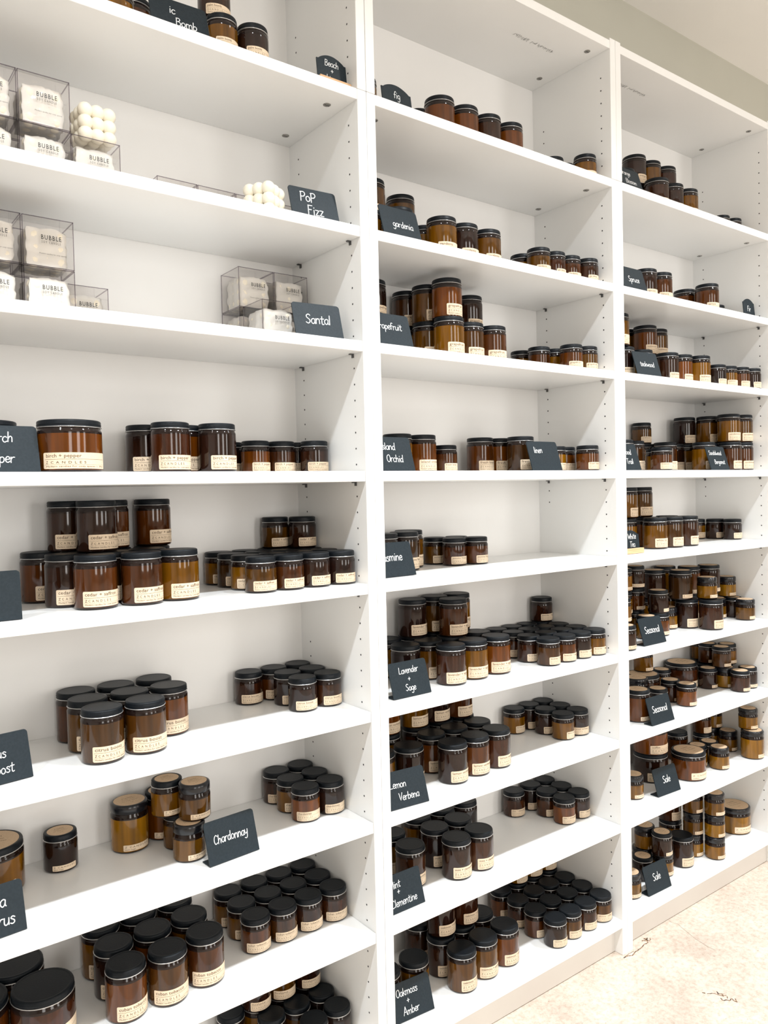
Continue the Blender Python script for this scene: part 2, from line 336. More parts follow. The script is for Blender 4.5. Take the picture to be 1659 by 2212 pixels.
# ------------------------------------------------------------ handwriting (single stroke letters, chalk marker)
G = {
'a': (3.6, ['3.2,3.4 2,4 .6,3 .5,1.2 1.6,0 2.8,1 3.2,3.4 3.1,1 3.6,.1']), 'b': (3.6, ['.6,7 .5,0', '.5,2 1.6,3.8 3,3 3,1 1.8,0 .5,.8']),
'c': (3.2, ['2.9,3.4 1.8,4 .6,3 .5,1.2 1.6,0 3,.7']), 'd': (3.8, ['3,3 1.8,3.9 .6,2.8 .6,1 1.7,0 3,1.4', '3.2,7 3,2 3.4,0']),
'e': (3.3, ['.6,2 2.8,2.3 2.6,3.7 1.4,4 .5,2.4 .8,.6 2,0 3.1,.8']), 'f': (3.0, ['3,6.4 2,7 1.2,6 1,3 .9,-.2', '0,3.6 2.6,3.8']),
'g': (3.6, ['3.2,3.3 2,4 .6,3 .6,1.4 1.8,.4 3,1.6 3.2,3.6 3.1,-1.6 1.8,-3 .5,-2.2']), 'h': (3.7, ['.6,7 .5,0', '.5,2 1.8,3.9 2.9,3 3,0']),
'i': (1.6, ['.8,3.8 .8,0', '.8,5.4 .9,5.7']), 'k': (3.4, ['.6,7 .5,0', '2.9,4 .6,1.8', '1.3,2.4 3.1,0']), 'l': (1.6, ['.8,7 .7,0']),
'm': (5.4, ['.5,3.9 .5,0', '.5,2.4 1.6,3.9 2.5,3 2.6,0', '2.6,2.4 3.8,3.9 4.7,3 4.9,0']), 'n': (3.7, ['.5,3.9 .5,0', '.5,2.2 1.8,3.9 2.9,3 3.1,0']),
'o': (3.6, ['1.8,4 .6,3.1 .5,1.2 1.6,0 2.9,.8 3.1,2.7 1.9,4']), 'p': (3.6, ['.6,3.9 .5,-3', '.5,2.8 1.8,4 3.1,3 2.9,1 1.7,0 .6,.8']),
'r': (2.9, ['.5,3.9 .5,0', '.5,2.2 1.5,3.7 2.7,3.8']), 's': (3.0, ['2.7,3.4 1.5,4 .6,3.1 2.3,1.8 2.5,.6 1.4,0 .3,.5']),
't': (3.0, ['1.4,6.2 1.3,1 2,0 2.8,.4', '.1,4.2 2.8,4.4']), 'u': (3.6, ['.5,3.9 .5,1 1.5,0 2.8,1.2 3,3.9 3,0']), 'v': (3.2, ['.3,3.9 1.5,0 2.9,4']),
'w': (4.6, ['.3,3.9 1.2,0 2.3,3 3.3,0 4.3,4']), 'y': (3.5, ['.4,3.9 .7,1.2 1.8,.8 3,2', '3.1,4 2.9,-1.4 1.8,-3 .2,-2.4']), 'z': (3.2, ['.3,3.9 2.8,3.9 .4,0 3,.1']),
'+': (3.6, ['1.8,4.2 1.8,.8', '.3,2.5 3.3,2.6']), ' ': (2.2, []),
'A': (4.6, ['.2,0 2,7 2.4,7 4.2,0', '.9,2.6 3.7,2.7']), 'B': (4.2, ['.6,7 .5,0', '.4,6.8 2.6,6.9 3.2,5.4 2,3.9 .6,3.7', '2,3.9 3.7,2.6 3.2,.6 1.6,0 .3,.1']),
'C': (4.2, ['3.8,5.9 2.4,7 .8,5.6 .5,2.4 1.8,.1 3.8,.9']), 'E': (3.8, ['3.3,6.9 .6,6.9 .5,0 3.4,.1', '.5,3.6 2.9,3.7']), 'F': (3.8, ['.6,7 .5,0', '.4,6.8 3.4,6.9', '.5,3.7 2.8,3.8']),
'I': (3.2, ['1.6,7 1.5,0', '.3,6.9 2.9,6.9', '.2,.1 2.9,.1']), 'J': (3.8, ['3.2,7 3,1.4 1.8,0 .3,1.2', '1.6,6.9 4,7']), 'L': (3.8, ['.8,7 .6,.2 3.6,.3']), 'M': (5.4, ['.4,0 .9,7 2.6,2.4 4.4,7 5,0']),
'O': (4.6, ['2.4,7 .8,5.6 .5,2.4 1.8,.1 3.6,.7 4.2,4 3.4,6.6 2.2,6.9']), 'P': (3.9, ['.6,7 .5,0', '.2,6.7 2.6,7 3.6,5.5 2.6,3.7 .6,3.4']),
'S': (3.9, ['3.4,6.2 2.2,7 .7,6 1,4.4 2.8,3 3.2,1.2 1.8,0 .3,.8']), 'T': (4.0, ['2,7 1.9,0', '0,6.9 4.1,7']), 'V': (4.2, ['.2,7 1.9,0 4,7.1']), 'W': (5.6, ['.2,7 1.4,0 2.8,5 4,0 5.4,7']),
'G': (4.4, ['3.8,5.9 2.4,7 .8,5.6 .5,2.4 1.8,.1 3.6,.8 3.8,3 2.4,3']), 'D': (4.3, ['.6,7 .5,0', '.3,7 2.8,6.4 3.9,3.8 2.8,.6 .3,0']),
}
def smooth_pts(P, n=5):
    if len(P) < 3: return P
    out = []
    for i in range(len(P)-1):
        p0, p1, p2, p3 = P[max(i-1, 0)], P[i], P[i+1], P[min(i+2, len(P)-1)]
        for k in range(n):
            t = k/n; out.append(tuple(.5*((2*p1[a])+(-p0[a]+p2[a])*t+(2*p0[a]-5*p1[a]+4*p2[a]-p3[a])*t*t+(-p0[a]+3*p1[a]-3*p2[a]+p3[a])*t**3) for a in (0, 1)))
    return out+[P[-1]]
def hand(b, s, cx, y, size, f3, mi=0, slant=0.08, rs=None, rise=0.0, fit=None):
    rs = rs or random.Random(hash(s) % 1000)
    u = size/7; wd = sum(G[c][0] for c in s)*u; kx = 1.0
    if fit and wd > fit: kx = fit/wd
    x = cx-wd*kx/2
    for c in s:
        adv, st = G[c]; jy = rs.uniform(-.25, .25)*u
        for q in st:
            P = [tuple(float(t) for t in p.split(',')) for p in q.split()]
            P = [(x+(px*u+py*u*slant)*kx, y+jy+py*u+(x-cx)*rise) for px, py in P]
            if c in 'WMVTLEIzFwvk+' : pts = []; [pts.extend([P[i], tuple((P[i][a]*2+P[i+1][a])/3 for a in (0, 1)), tuple((P[i][a]+2*P[i+1][a])/3 for a in (0, 1))]) for i in range(len(P)-1)]; P = pts+[P[-1]]
            else: P = smooth_pts(P)
            b.ribbon(P, max(.0010, size*.088), f3=f3, mi=mi)
        x += adv*u*kx
def chalk_sign(label, lines, br, z, w=.103, H=.075, tilt=17, yaw=0, size=.013, arch=False, wood=False, fit=None):
    """lines: (text, x fraction of width from the right edge, height fraction)"""
    t = math.radians(tilt); a = math.radians(yaw)
    r = bpy.data.objects.new('chalkboard_sign', None); COL.objects.link(r); r.location = (br[0], br[1], z+.0006); r.rotation_euler = (0, 0, a)
    tag(r, label, 'sign', 'hand-lettered chalkboard shelf signs')
    st, ct = math.sin(t), math.cos(t); th = .0022
    zb = .0
    def f(x, h, d=0.0): return (x, h*st-d*ct, zb+h*ct+d*st+th*st)     # x from -w..0, h up the plate, d towards the viewer
    out = []
    rad = .006
    if arch:
        n = 16
        out = [(-w, 0), (0, 0), (0, H*.82)]+[(-w*(.06+.88*i/n), H*(.82+.18*math.sin(PI*i/n)**.8)) for i in range(n+1)]+[(-w, H*.82)]
    else:
        out = [(-w, 0), (0, 0)]+[(-rad+rad*math.sin(q*PI/10), H-rad+rad*math.cos(q*PI/10)) for q in range(5, -1, -1)]+[(-w+rad-rad*math.sin(q*PI/10), H-rad+rad*math.cos(q*PI/10)) for q in range(0, 6)]
    b = MB(); n = len(out)
    b.add([f(x, h, 0) for x, h in out]+[f(x, h, -th) for x, h in out], [tuple(range(n)), tuple(range(2*n-1, n-1, -1))]+[(i, i+n, (i+1) % n+n, (i+1) % n) for i in range(n)])
    obj('board', b.mesh('board', [SLATE]), r)
    if wood:
        b = MB(); b.box(-w-.003, .0012, -.012, -.0015, 0, .014, 0, .001); b.box(-w-.003, .0012, .0032, .014, 0, .014, 0, .001); obj('wooden_base', b.mesh('wooden_base', [WOOD]), r)
    elif not arch:
        b = MB(); b.box(-w, 0, .0016, .028, 0.0001, th, 0, .0004); obj('foot', b.mesh('foot', [SLATE]), r)
    b = MB(); fx = lambda x, h: f(x, h, .0004)
    for s, fr, hf in lines: hand(b, s, -w*fr, H*hf, size, fx, rise=.0, fit=(fit or w*.86))
    obj('lettering', b.mesh('lettering', [CHALK]), r)
    return r

# ------------------------------------------------------------ candle jars
DIM = {'L': (.0345, .089), 'S': (.0293, .0665), 'X': (.05, .083)}
MESH = {}
def jar_meshes(t, var, scent):
    r, h = DIM[t]; key = (t, var)
    if key not in MESH:
        b = MB(); lh = .0165 if var == 'P' else .012; nk = r-.0018
        if var == 'P': prof = [(r-.004, 0), (r-.0012, .0010), (r, .0035), (r, h-lh-.006), (r-.001, h-lh-.003), (nk, h-lh-.001), (nk, h-lh+.003)]
        else: prof = [(r-.004, 0), (r-.0012, .0010), (r, .0035), (r, h-lh-.0065), (r-.0008, h-lh-.0040), (nk, h-lh-.0025), (nk, h-lh+.003)]
        wax = h-lh-(.0060 if var != 'P' else .006)
        prof.insert(3, (r, wax-.004))
        b.lathe(prof, 44, [1, 1, 0, 1, 1, 1, 1])
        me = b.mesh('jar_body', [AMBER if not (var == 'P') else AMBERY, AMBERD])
        b = MB()
        if var == 'P':
            z0 = h-lh; rl = r-.0004
            b.lathe([(rl-.001, z0), (rl, z0+.001), (rl, h-.0035), (rl-.001, h-.0014), (rl-.003, h-.0003), (rl-.0045, h)], 44)
            ml = b.mesh('lid', [PLID])
        else:
            z0 = h-lh; rl = r-.0004
            b.lathe([(rl-.0008, z0), (rl+.0003, z0+.0003), (rl+.0003, z0+.0009), (rl-.0006, z0+.0012), (rl-.0010, z0+.0040), (rl-.0004, z0+.0050), (rl-.0010, z0+.006), (rl-.0008, h-.0030), (rl-.0016, h-.0010), (rl-.0035, h-.0001), (rl-.006, h-.0006), (rl-.0075, h-.0008)], 44, [1, 1, 1]+[0]*8)
            ml = b.mesh('lid', [LID, RIM])
        ms = None
        if var:
            b = MB(); rs_ = (r-.0060) if var == 'P' else (r-.0072); b.lathe([(rs_, 0), (rs_, .0004)], 36, c=(0, 0, h-(.0002 if var == 'P' else .0008)))
            zt = h+(.0003 if var == 'P' else -.0003); f3 = lambda x, y: (x, y, zt)
            for i, (s, y, sz, wd) in enumerate((('Z CANDLES', .30, .0042, .62), ('Modern candles', .08, .003, .75), ('for cozy spaces', -.16, .003, .9), ('4 oz', -.5, .003, .2))):
                put_text(b, s, sz*(r/.03), 0, y*rs_, f3, 1, fit=wd*rs_*1.2, center=True)
            ms = b.mesh('lid_sticker', [KRAFT, INK])
        MESH[key] = (me, ml, ms)
    k2 = (t, var, scent)
    if k2 not in MESH:
        b = MB(); rr = r+.00025
        if not var:
            ha = math.radians({'L': 66, 'S': 57, 'X': 68}[t]); z0, z1 = (.0052, .0305) if t != 'S' else (.0042, .0225)
        else:
            ha = math.radians({'L': 44, 'S': 42, 'X': 46}[t]); z0, z1 = ((.0052, .0165) if t != 'X' else (.006, .026))
            if t == 'S': z0, z1 = .0045, .0140
        L = 2*ha*rr; Hh = z1-z0; n = 26; cr = min(.0022, Hh*.12)
        def f3(x, y, d=0.0002):
            a = -PI/2+(x-L/2)/rr; q = rr+d; return (q*math.cos(a), q*math.sin(a), z0+y)
        xs = [0, cr*.3, cr]+[cr+(L-2*cr)*i/n for i in range(1, n)]+[L-cr, L-cr*.3, L]
        def yy(x):
            d = min(x, L-x); return cr-math.sqrt(max(cr*cr-(cr-d)**2, 0)) if d < cr else 0
        vs = []
        for x in xs: vs += [f3(x, yy(x), 0), f3(x, Hh-yy(x), 0)]
        m = len(xs); b.add(vs, [(2*i, 2*i+2, 2*i+3, 2*i+1) for i in range(m-1)], 0, True)
        if not var:
            s = Hh/.0253
            put_text(b, scent, .0080*s, L*.045, Hh*.70, f3, 1, fit=min(L*.68, len(scent)*.0040*s))
            b.ribbon([(L*.03+(L*.9)*i/20, Hh*.585) for i in range(21)], .00035*s, f3=f3, mi=1)
            put_text(b, 'Z', .0062*s, L*.045, Hh*.31, f3, 1); put_text(b, 'CANDLES', .0055*s, L*.115, Hh*.32, f3, 1, spacing=1.9, fit=L*.46)
            b.ribbon([(L*.03+(L*.9)*i/20, Hh*.25) for i in range(21)], .0002*s, f3=f3, mi=1)
            put_text(b, 'Modern candles for cozy spaces  |  '+{'L': '8 oz', 'S': '4 oz', 'X': '18 oz'}[t], .0034*s, L*.045, Hh*.10, f3, 1, fit=L*.86)
        else:
            s = Hh/.010
            put_text(b, 'Z CANDLES', .0040*s if t != 'X' else .004*s*.6, L*.05, Hh*.52, f3, 1, spacing=1.4, fit=L*.85)
            put_text(b, scent, .0030*s if t != 'X' else .003*s*.6, L*.05, Hh*.16, f3, 1, fit=min(L*.8, len(scent)*.0016*s))
        MESH[k2] = b.mesh('paper_label', [KRAFTL, INK])
    return MESH[key]+(MESH[k2],)
SCENT = {'A0': 'palm bomb', 'A3': 'birch + pepper', 'A4': 'cedar + saffron', 'A5': 'citrus boost', 'A6': 'chardonnay', 'A7': 'cuban tobacco', 'A8': 'eucalyptus',
 'B0': 'fig', 'B1': 'gardenia', 'B2': 'grapefruit', 'B3': 'island orchid', 'B4': 'jasmine fresca', 'B5': 'lavender + sage', 'B6': 'lemon verbena', 'B7': 'mint + clementine', 'B8': 'oakmoss + amber',
 'C0': 'orange blossom', 'C1': 'spruce', 'C2': 'teakwood', 'C3': 'sandalwood', 'C4': 'white tea', 'C5': 'cinnamon bark', 'C6': 'black magic', 'C7': 'coffee', 'C8': 'cinnamon bark'}
WHERE = dict(SCENT); WHERE.update({'A8': 'bottom', 'C3': 'sandalwood bergamot', 'C5': 'upper Seasonal', 'C6': 'lower Seasonal', 'C7': 'upper Sale', 'C8': 'bottom Sale'})
ORD = ['first', 'second', 'third', 'fourth', 'fifth', 'sixth', 'seventh', 'eighth', 'ninth', 'tenth', 'eleventh', 'twelfth', 'thirteenth']
JARS = {
 'A0': [('S',-0.223,0.047,0.0,1),('S',-0.283,0.052,0.0,1),('S',-0.286,0.072,0.0665,1),('L',-0.415,0.134,0.0,1),('S',-0.46,0.086,0.0,0)],
 'A3': [('X',-0.567,0.062,0.0,1),('X',-0.684,0.115,0.0,0),('L',-0.387,0.087,0.0,1),('L',-0.299,0.083,0.0,1),('L',-0.406,0.161,0.0,1),('L',-0.382,0.228,0.0,0),('L',-0.338,0.141,0.0,1),('S',-0.202,0.233,0.0,1),('S',-0.172,0.175,0.0,1),('S',-0.112,0.176,0.0,1),('S',-0.057,0.202,0.0,1),('S',-0.052,0.142,0.0,1)],
 'A4': [('L',-0.53,0.071,0.0,1),('L',-0.454,0.065,0.0,1),('L',-0.384,0.073,0.0,1),('L',-0.56,0.135,0.0,1),('L',-0.578,0.228,0.0,1),('L',-0.484,0.129,0.0,1),('L',-0.415,0.142,0.0,0),('L',-0.518,0.191,0.0,0),('L',-0.453,0.218,0.0,0),('L',-0.383,0.205,0.0,0),('L',-0.505,0.139,0.089,1),('L',-0.536,0.205,0.089,1),('L',-0.461,0.207,0.089,1),('L',-0.372,0.226,0.089,1),('S',-0.232,0.053,0.0,1),('S',-0.172,0.053,0.0,1),('S',-0.112,0.053,0.0,1),('S',-0.052,0.053,0.0,1),('S',-0.232,0.113,0.0,1),('S',-0.232,0.173,0.0,1),('S',-0.232,0.233,0.0,1),('S',-0.172,0.113,0.0,0),('S',-0.172,0.173,0.0,0),('S',-0.172,0.233,0.0,0),('S',-0.112,0.112,0.0,0),('S',-0.112,0.173,0.0,0),('S',-0.112,0.233,0.0,0),('S',-0.052,0.113,0.0,0),('S',-0.052,0.173,0.0,0),('S',-0.052,0.233,0.0,0),('S',-0.099,0.233,0.0665,1),('S',-0.055,0.193,0.0665,1)],
 'A5': [('L',-0.527,0.221,0.0,1),('L',-0.455,0.219,0.0,1),('L',-0.381,0.221,0.0,1),('L',-0.527,0.15,0.0,1),('L',-0.453,0.149,0.0,1),('L',-0.381,0.146,0.0,1),('L',-0.526,0.074,0.0,1),('L',-0.451,0.076,0.0,1),('S',-0.172,0.233,0.0,1),('S',-0.112,0.233,0.0,1),('S',-0.052,0.233,0.0,1),('S',-0.112,0.173,0.0,1),('S',-0.052,0.173,0.0,1),('S',-0.112,0.113,0.0,1),('S',-0.052,0.113,0.0,1)],
 'A6': [('LP',-0.438,0.215,0.0,1),('SK',-0.564,0.215,0.0,1),('XK',-0.678,0.203,0.0,1),('SP',-0.367,0.103,0.0,1),('SP',-0.35,0.114,0.0665,1),('SK',-0.362,0.163,0.0,1),('SK',-0.383,0.164,0.0665,1),('LK',-0.367,0.228,0.0,1),('S',-0.112,0.233,0.0,1),('S',-0.052,0.233,0.0,1),('S',-0.112,0.173,0.0,1),('S',-0.052,0.173,0.0,1),('S',-0.112,0.113,0.0,1),('S',-0.052,0.113,0.0,1)],
 'A7': [('L',-0.498,0.08,0.0,1),('L',-0.425,0.076,0.0,1),('L',-0.495,0.153,0.0,1),('L',-0.422,0.156,0.0,1),('L',-0.35,0.157,0.0,1),('L',-0.495,0.228,0.0,1),('L',-0.424,0.228,0.0,1),('L',-0.35,0.228,0.0,1),('L',-0.351,0.084,0.0,1),('X',-0.625,0.112,0.0,1),('X',-0.65,0.212,0.0,1),('X',-0.722,0.141,0.0,1),('S',-0.232,0.113,0.0,1),('S',-0.172,0.113,0.0,1),('S',-0.112,0.113,0.0,1),('S',-0.052,0.112,0.0,1),('S',-0.232,0.173,0.0,1),('S',-0.172,0.173,0.0,1),('S',-0.112,0.173,0.0,1),('S',-0.052,0.172,0.0,1),('S',-0.233,0.233,0.0,1),('S',-0.172,0.233,0.0,1),('S',-0.112,0.233,0.0,1),('S',-0.052,0.233,0.0,1)],
 'A8': [('S',-0.052,0.107,0.0,1),('S',-0.113,0.1,0.0,1),('S',-0.052,0.167,0.0,1),('S',-0.114,0.167,0.0,1),('S',-0.174,0.167,0.0,1),('S',-0.054,0.227,0.0,0),('S',-0.117,0.227,0.0,0),('S',-0.177,0.227,0.0,0),('S',-0.237,0.227,0.0,1),('S',-0.062,0.21,0.0665,1),('S',-0.124,0.211,0.0665,1),('S',-0.184,0.211,0.0665,1)],
 'B0': [('L',0.071,0.116,0.0,0),('L',0.266,0.161,0.0,0),('L',0.267,0.086,0.0,1),('L',0.342,0.087,0.0,1),('L',0.417,0.088,0.0,1),('L',0.491,0.088,0.0,1),('S',0.685,0.118,0.0,0),('S',0.743,0.129,0.0,0),('S',0.743,0.06,0.0,1)],
 'B1': [('L',0.139,0.184,0.089,1),('L',0.094,0.14,0.0,0),('L',0.258,0.223,0.089,1),('L',0.236,0.215,0.0,0),('L',0.148,0.095,0.0,0),('L',0.272,0.155,0.0,0),('L',0.265,0.085,0.0,1),('L',0.339,0.092,0.0,1),('L',0.414,0.093,0.0,1),('S',0.569,0.125,0.0,0),('S',0.565,0.065,0.0,1),('S',0.624,0.067,0.0,1),('S',0.684,0.068,0.0,1),('S',0.743,0.059,0.0,1),('S',0.595,0.179,0.0,0),('L',0.144,0.19,0.0,0)],
 'B2': [('L',0.136,0.184,0.089,1),('L',0.092,0.13,0.0,0),('L',0.271,0.225,0.089,1),('L',0.275,0.155,0.089,1),('L',0.277,0.085,0.089,1),('L',0.429,0.175,0.089,1),('L',0.268,0.07,0.0,1),('L',0.352,0.093,0.0,1),('L',0.426,0.093,0.0,1),('L',0.263,0.14,0.0,1),('L',0.252,0.21,0.0,0),('L',0.434,0.18,0.0,0),('S',0.639,0.197,0.0,0),('S',0.636,0.132,0.0,1),('S',0.698,0.133,0.0,0),('S',0.684,0.066,0.0,1),('S',0.743,0.065,0.0,1),('L',0.136,0.184,0.0,0)],
 'B3': [('L',0.188,0.166,0.0,0),('L',0.267,0.173,0.0,1),('S',0.34,0.173,0.0,1),('L',0.48,0.196,0.0,1),('L',0.551,0.2,0.0,1),('L',0.553,0.125,0.0,1),('S',0.686,0.127,0.0,0),('S',0.743,0.143,0.0,1),('S',0.743,0.066,0.0,1)],
 'B4': [('L',0.196,0.159,0.0,1),('L',0.249,0.208,0.0,1),('L',0.121,0.14,0.0,0),('S',0.343,0.221,0.0,1),('S',0.352,0.16,0.0,1),('S',0.413,0.148,0.0,1),('S',0.402,0.207,0.0,0)],
 'B5': [('L',0.26,0.213,0.089,1),('L',0.337,0.222,0.089,1),('L',0.407,0.217,0.089,1),('L',0.335,0.15,0.089,1),('L',0.18,0.142,0.0,1),('L',0.257,0.073,0.0,1),('L',0.332,0.08,0.0,1),('L',0.408,0.081,0.0,1),('L',0.253,0.148,0.0,1),('L',0.327,0.153,0.0,0),('L',0.413,0.151,0.0,0),('L',0.194,0.228,0.0,0),('L',0.269,0.228,0.0,0),('L',0.34,0.228,0.0,0),('S',0.562,0.052,0.0,1),('S',0.624,0.053,0.0,1),('S',0.684,0.053,0.0,1),('S',0.743,0.053,0.0,1),('S',0.555,0.111,0.0,1),('S',0.623,0.113,0.0,0),('S',0.684,0.113,0.0,0),('S',0.743,0.113,0.0,0),('S',0.564,0.173,0.0,1),('S',0.624,0.173,0.0,0),('S',0.684,0.173,0.0,0),('S',0.743,0.173,0.0,0),('S',0.563,0.233,0.0,0),('S',0.622,0.233,0.0,0),('S',0.682,0.233,0.0,0),('S',0.743,0.233,0.0665,1),('L',0.411,0.222,0.0,0),('S',0.743,0.233,0.0,0)],
 'B6': [('L',0.258,0.075,0.0,1),('L',0.331,0.079,0.0,1),('L',0.405,0.083,0.0,1),('L',0.167,0.122,0.0,1),('L',0.091,0.131,0.0,0),('L',0.265,0.158,0.0,1),('L',0.338,0.159,0.0,1),('L',0.415,0.158,0.0,1),('L',0.276,0.228,0.0,1),('L',0.354,0.228,0.0,0),('L',0.424,0.228,0.0,0),('L',0.183,0.228,0.089,1),('L',0.27,0.228,0.089,1),('L',0.341,0.228,0.089,1),('L',0.411,0.22,0.089,1),('S',0.624,0.233,0.0,1),('S',0.684,0.233,0.0,1),('S',0.743,0.233,0.0,0),('S',0.684,0.173,0.0,1),('S',0.743,0.173,0.0,0),('S',0.684,0.113,0.0,1),('S',0.743,0.113,0.0,1),('L',0.183,0.228,0.0,0)],
 'B7': [('L',0.268,0.08,0.0,1),('L',0.338,0.079,0.0,1),('L',0.267,0.155,0.0,1),('L',0.342,0.155,0.0,1),('L',0.162,0.118,0.0,1),('L',0.273,0.228,0.0,1),('L',0.351,0.228,0.0,1),('L',0.428,0.228,0.0,1),('L',0.167,0.195,0.0,1),('S',0.616,0.231,0.0,1),('S',0.684,0.233,0.0,1),('S',0.743,0.233,0.0,1),('S',0.684,0.173,0.0,1),('S',0.743,0.173,0.0,1),('S',0.683,0.113,0.0,1),('S',0.743,0.113,0.0,1)],
 'B8': [('L',0.265,0.066,0.0,1),('L',0.412,0.074,0.0,1),('L',0.338,0.071,0.0,1),('L',0.157,0.108,0.0,1),('L',0.079,0.112,0.0,0),('L',0.265,0.138,0.0,1),('L',0.335,0.144,0.0,1),('L',0.405,0.152,0.0,1),('L',0.26,0.217,0.0,1),('L',0.335,0.222,0.0,0),('L',0.406,0.222,0.0,0),('L',0.273,0.146,0.089,1),('L',0.35,0.149,0.089,1),('S',0.561,0.044,0.0,1),('S',0.62,0.046,0.0,1),('S',0.68,0.046,0.0,1),('S',0.742,0.046,0.0,1),('S',0.555,0.104,0.0,1),('S',0.618,0.108,0.0,1),('S',0.681,0.106,0.0,1),('S',0.742,0.106,0.0,1),('S',0.555,0.164,0.0,1),('S',0.621,0.168,0.0,1),('S',0.683,0.171,0.0,1),('S',0.743,0.166,0.0,1),('S',0.556,0.227,0.0,1),('S',0.62,0.231,0.0,0),('S',0.682,0.231,0.0,0),('S',0.743,0.229,0.0,0),('S',0.624,0.233,0.0665,0),('S',0.684,0.233,0.0665,0),('S',0.743,0.233,0.0665,0)],
 'C0': [('L',1.088,0.154,0.089,1),('L',1.163,0.155,0.089,1),('L',1.239,0.153,0.089,1),('L',1.088,0.164,0.0,0),('L',1.163,0.165,0.0,0),('L',1.239,0.163,0.0,0),('L',0.954,0.098,0.0,0),('L',1.092,0.083,0.0,1),('L',1.168,0.084,0.0,1),('L',1.242,0.083,0.0,1),('S',1.479,0.11,0.0,0),('S',1.539,0.104,0.0,0)],
 'C1': [('L',1.032,0.085,0.0,1),('L',1.104,0.084,0.0,1),('L',1.344,0.155,0.0,1),('L',1.342,0.078,0.0,1),('S',1.536,0.163,0.0,0)],
 'C2': [('L',1.132,0.155,0.089,1),('L',1.21,0.17,0.089,1),('L',1.133,0.225,0.089,0),('L',0.919,0.1,0.089,0),('L',0.943,0.1,0.0,1),('L',1.032,0.102,0.0,0),('L',1.145,0.092,0.0,1),('L',1.216,0.091,0.0,1),('L',1.284,0.074,0.0,1),('L',1.224,0.19,0.0,0),('L',1.132,0.19,0.0,0),('S',1.355,0.058,0.0,1),('S',1.415,0.056,0.0,1),('S',1.474,0.048,0.0,1),('S',1.534,0.043,0.0,1)],
 'C3': [('S',1.221,0.233,0.089,1),('L',1.045,0.143,0.0,1),('L',0.962,0.12,0.0,0),('S',1.127,0.12,0.0,0),('S',1.067,0.061,0.0,1),('L',1.269,0.192,0.0,0),('L',1.215,0.146,0.0,1),('L',1.339,0.2,0.0,1),('L',1.409,0.201,0.0,1),('L',1.413,0.129,0.0,0),('L',1.349,0.099,0.0,1),('L',1.447,0.068,0.0,1),('L',1.522,0.07,0.0,1),('L',1.429,0.214,0.089,1),('L',1.466,0.155,0.089,1),('L',1.459,0.078,0.089,1),('L',1.533,0.077,0.089,1),('L',1.208,0.228,0.0,0),('L',1.476,0.161,0.0,0)],
 'C4': [('L',1.066,0.085,0.0,1),('L',1.137,0.079,0.0,1),('L',1.213,0.077,0.0,1),('L',1.108,0.143,0.0,1),('L',0.984,0.13,0.0,0),('L',1.222,0.147,0.0,0),('L',1.176,0.21,0.0,0),('L',1.005,0.14,0.089,1),('L',1.106,0.16,0.089,1),('S',1.502,0.221,0.0,0),('S',1.539,0.174,0.0,1),('S',1.539,0.114,0.0,1)],
 'C5': [('SK',1.083,0.17,0.0,0),('SK',1.085,0.17,0.0665,1),('SK',1.086,0.17,0.133,1),('SK',0.993,0.15,0.0,0),('SK',0.995,0.15,0.0665,0),('SK',0.996,0.15,0.133,0),('SK',0.848,0.034,0.0,1),('SK',0.878,0.07,0.0665,0),('SK',1.022,0.087,0.0,0),('SK',1.091,0.093,0.0,1),('SK',1.092,0.095,0.0665,1),('LK',1.201,0.182,0.089,1),('LK',1.244,0.118,0.089,1),('LK',1.319,0.222,0.089,0),('LK',1.36,0.162,0.089,1),('LK',1.438,0.14,0.089,1),('L',1.196,0.204,0.0,0),('L',1.262,0.11,0.0,1),('L',1.317,0.224,0.0,0),('L',1.353,0.163,0.0,0),('L',1.419,0.141,0.0,0),('L',1.289,0.045,0.0,1),('SP',1.302,0.065,0.089,1),('SP',1.484,0.14,0.0,0),('SP',1.538,0.136,0.0665,1),('SP',1.204,0.139,0.0,1),('SP',1.517,0.061,0.0,1),('SK',1.539,0.116,0.0,1),('SK',0.886,0.08,0.0,0)],
 'C6': [('XK',1.158,0.197,0.0,1),('SK',1.187,0.215,0.083,1),('SK',1.312,0.233,0.0,0),('XK',1.39,0.212,0.0,1),('LP',1.078,0.164,0.0,1),('LK',0.966,0.081,0.0,1),('SK',1.091,0.1,0.0,0),('SK',1.211,0.136,0.0,1),('SK',1.204,0.077,0.0,1),('SK',1.539,0.233,0.0665,0),('SK',1.437,0.146,0.0,1),('SK',1.503,0.185,0.0665,1),('SK',1.481,0.124,0.0665,1),('SK',1.539,0.137,0.0665,0),('S',1.49,0.184,0.0,0),('SP',1.489,0.116,0.0,1),('SK',1.477,0.058,0.0,1),('SK',1.539,0.067,0.0,1),('SK',1.539,0.217,0.0,0),('SK',1.539,0.149,0.0,0)],
 'C7': [('SP',0.962,0.097,0.0,1),('X',1.211,0.205,0.0,0),('X',1.124,0.15,0.083,1),('XK',1.223,0.085,0.0,1),('SK',1.331,0.121,0.0,0),('SK',1.391,0.118,0.0,0),('SP',1.362,0.066,0.0,1),('LP',1.534,0.051,0.0,1),('SP',1.539,0.067,0.089,1),('SP',1.539,0.137,0.0,1),('SP',1.539,0.19,0.0665,0),('S',1.455,0.18,0.0665,1),('L',1.34,0.2,0.0,1),('X',1.124,0.15,0.0,1),('SP',1.539,0.197,0.0,0),('S',1.455,0.18,0.0,0)],
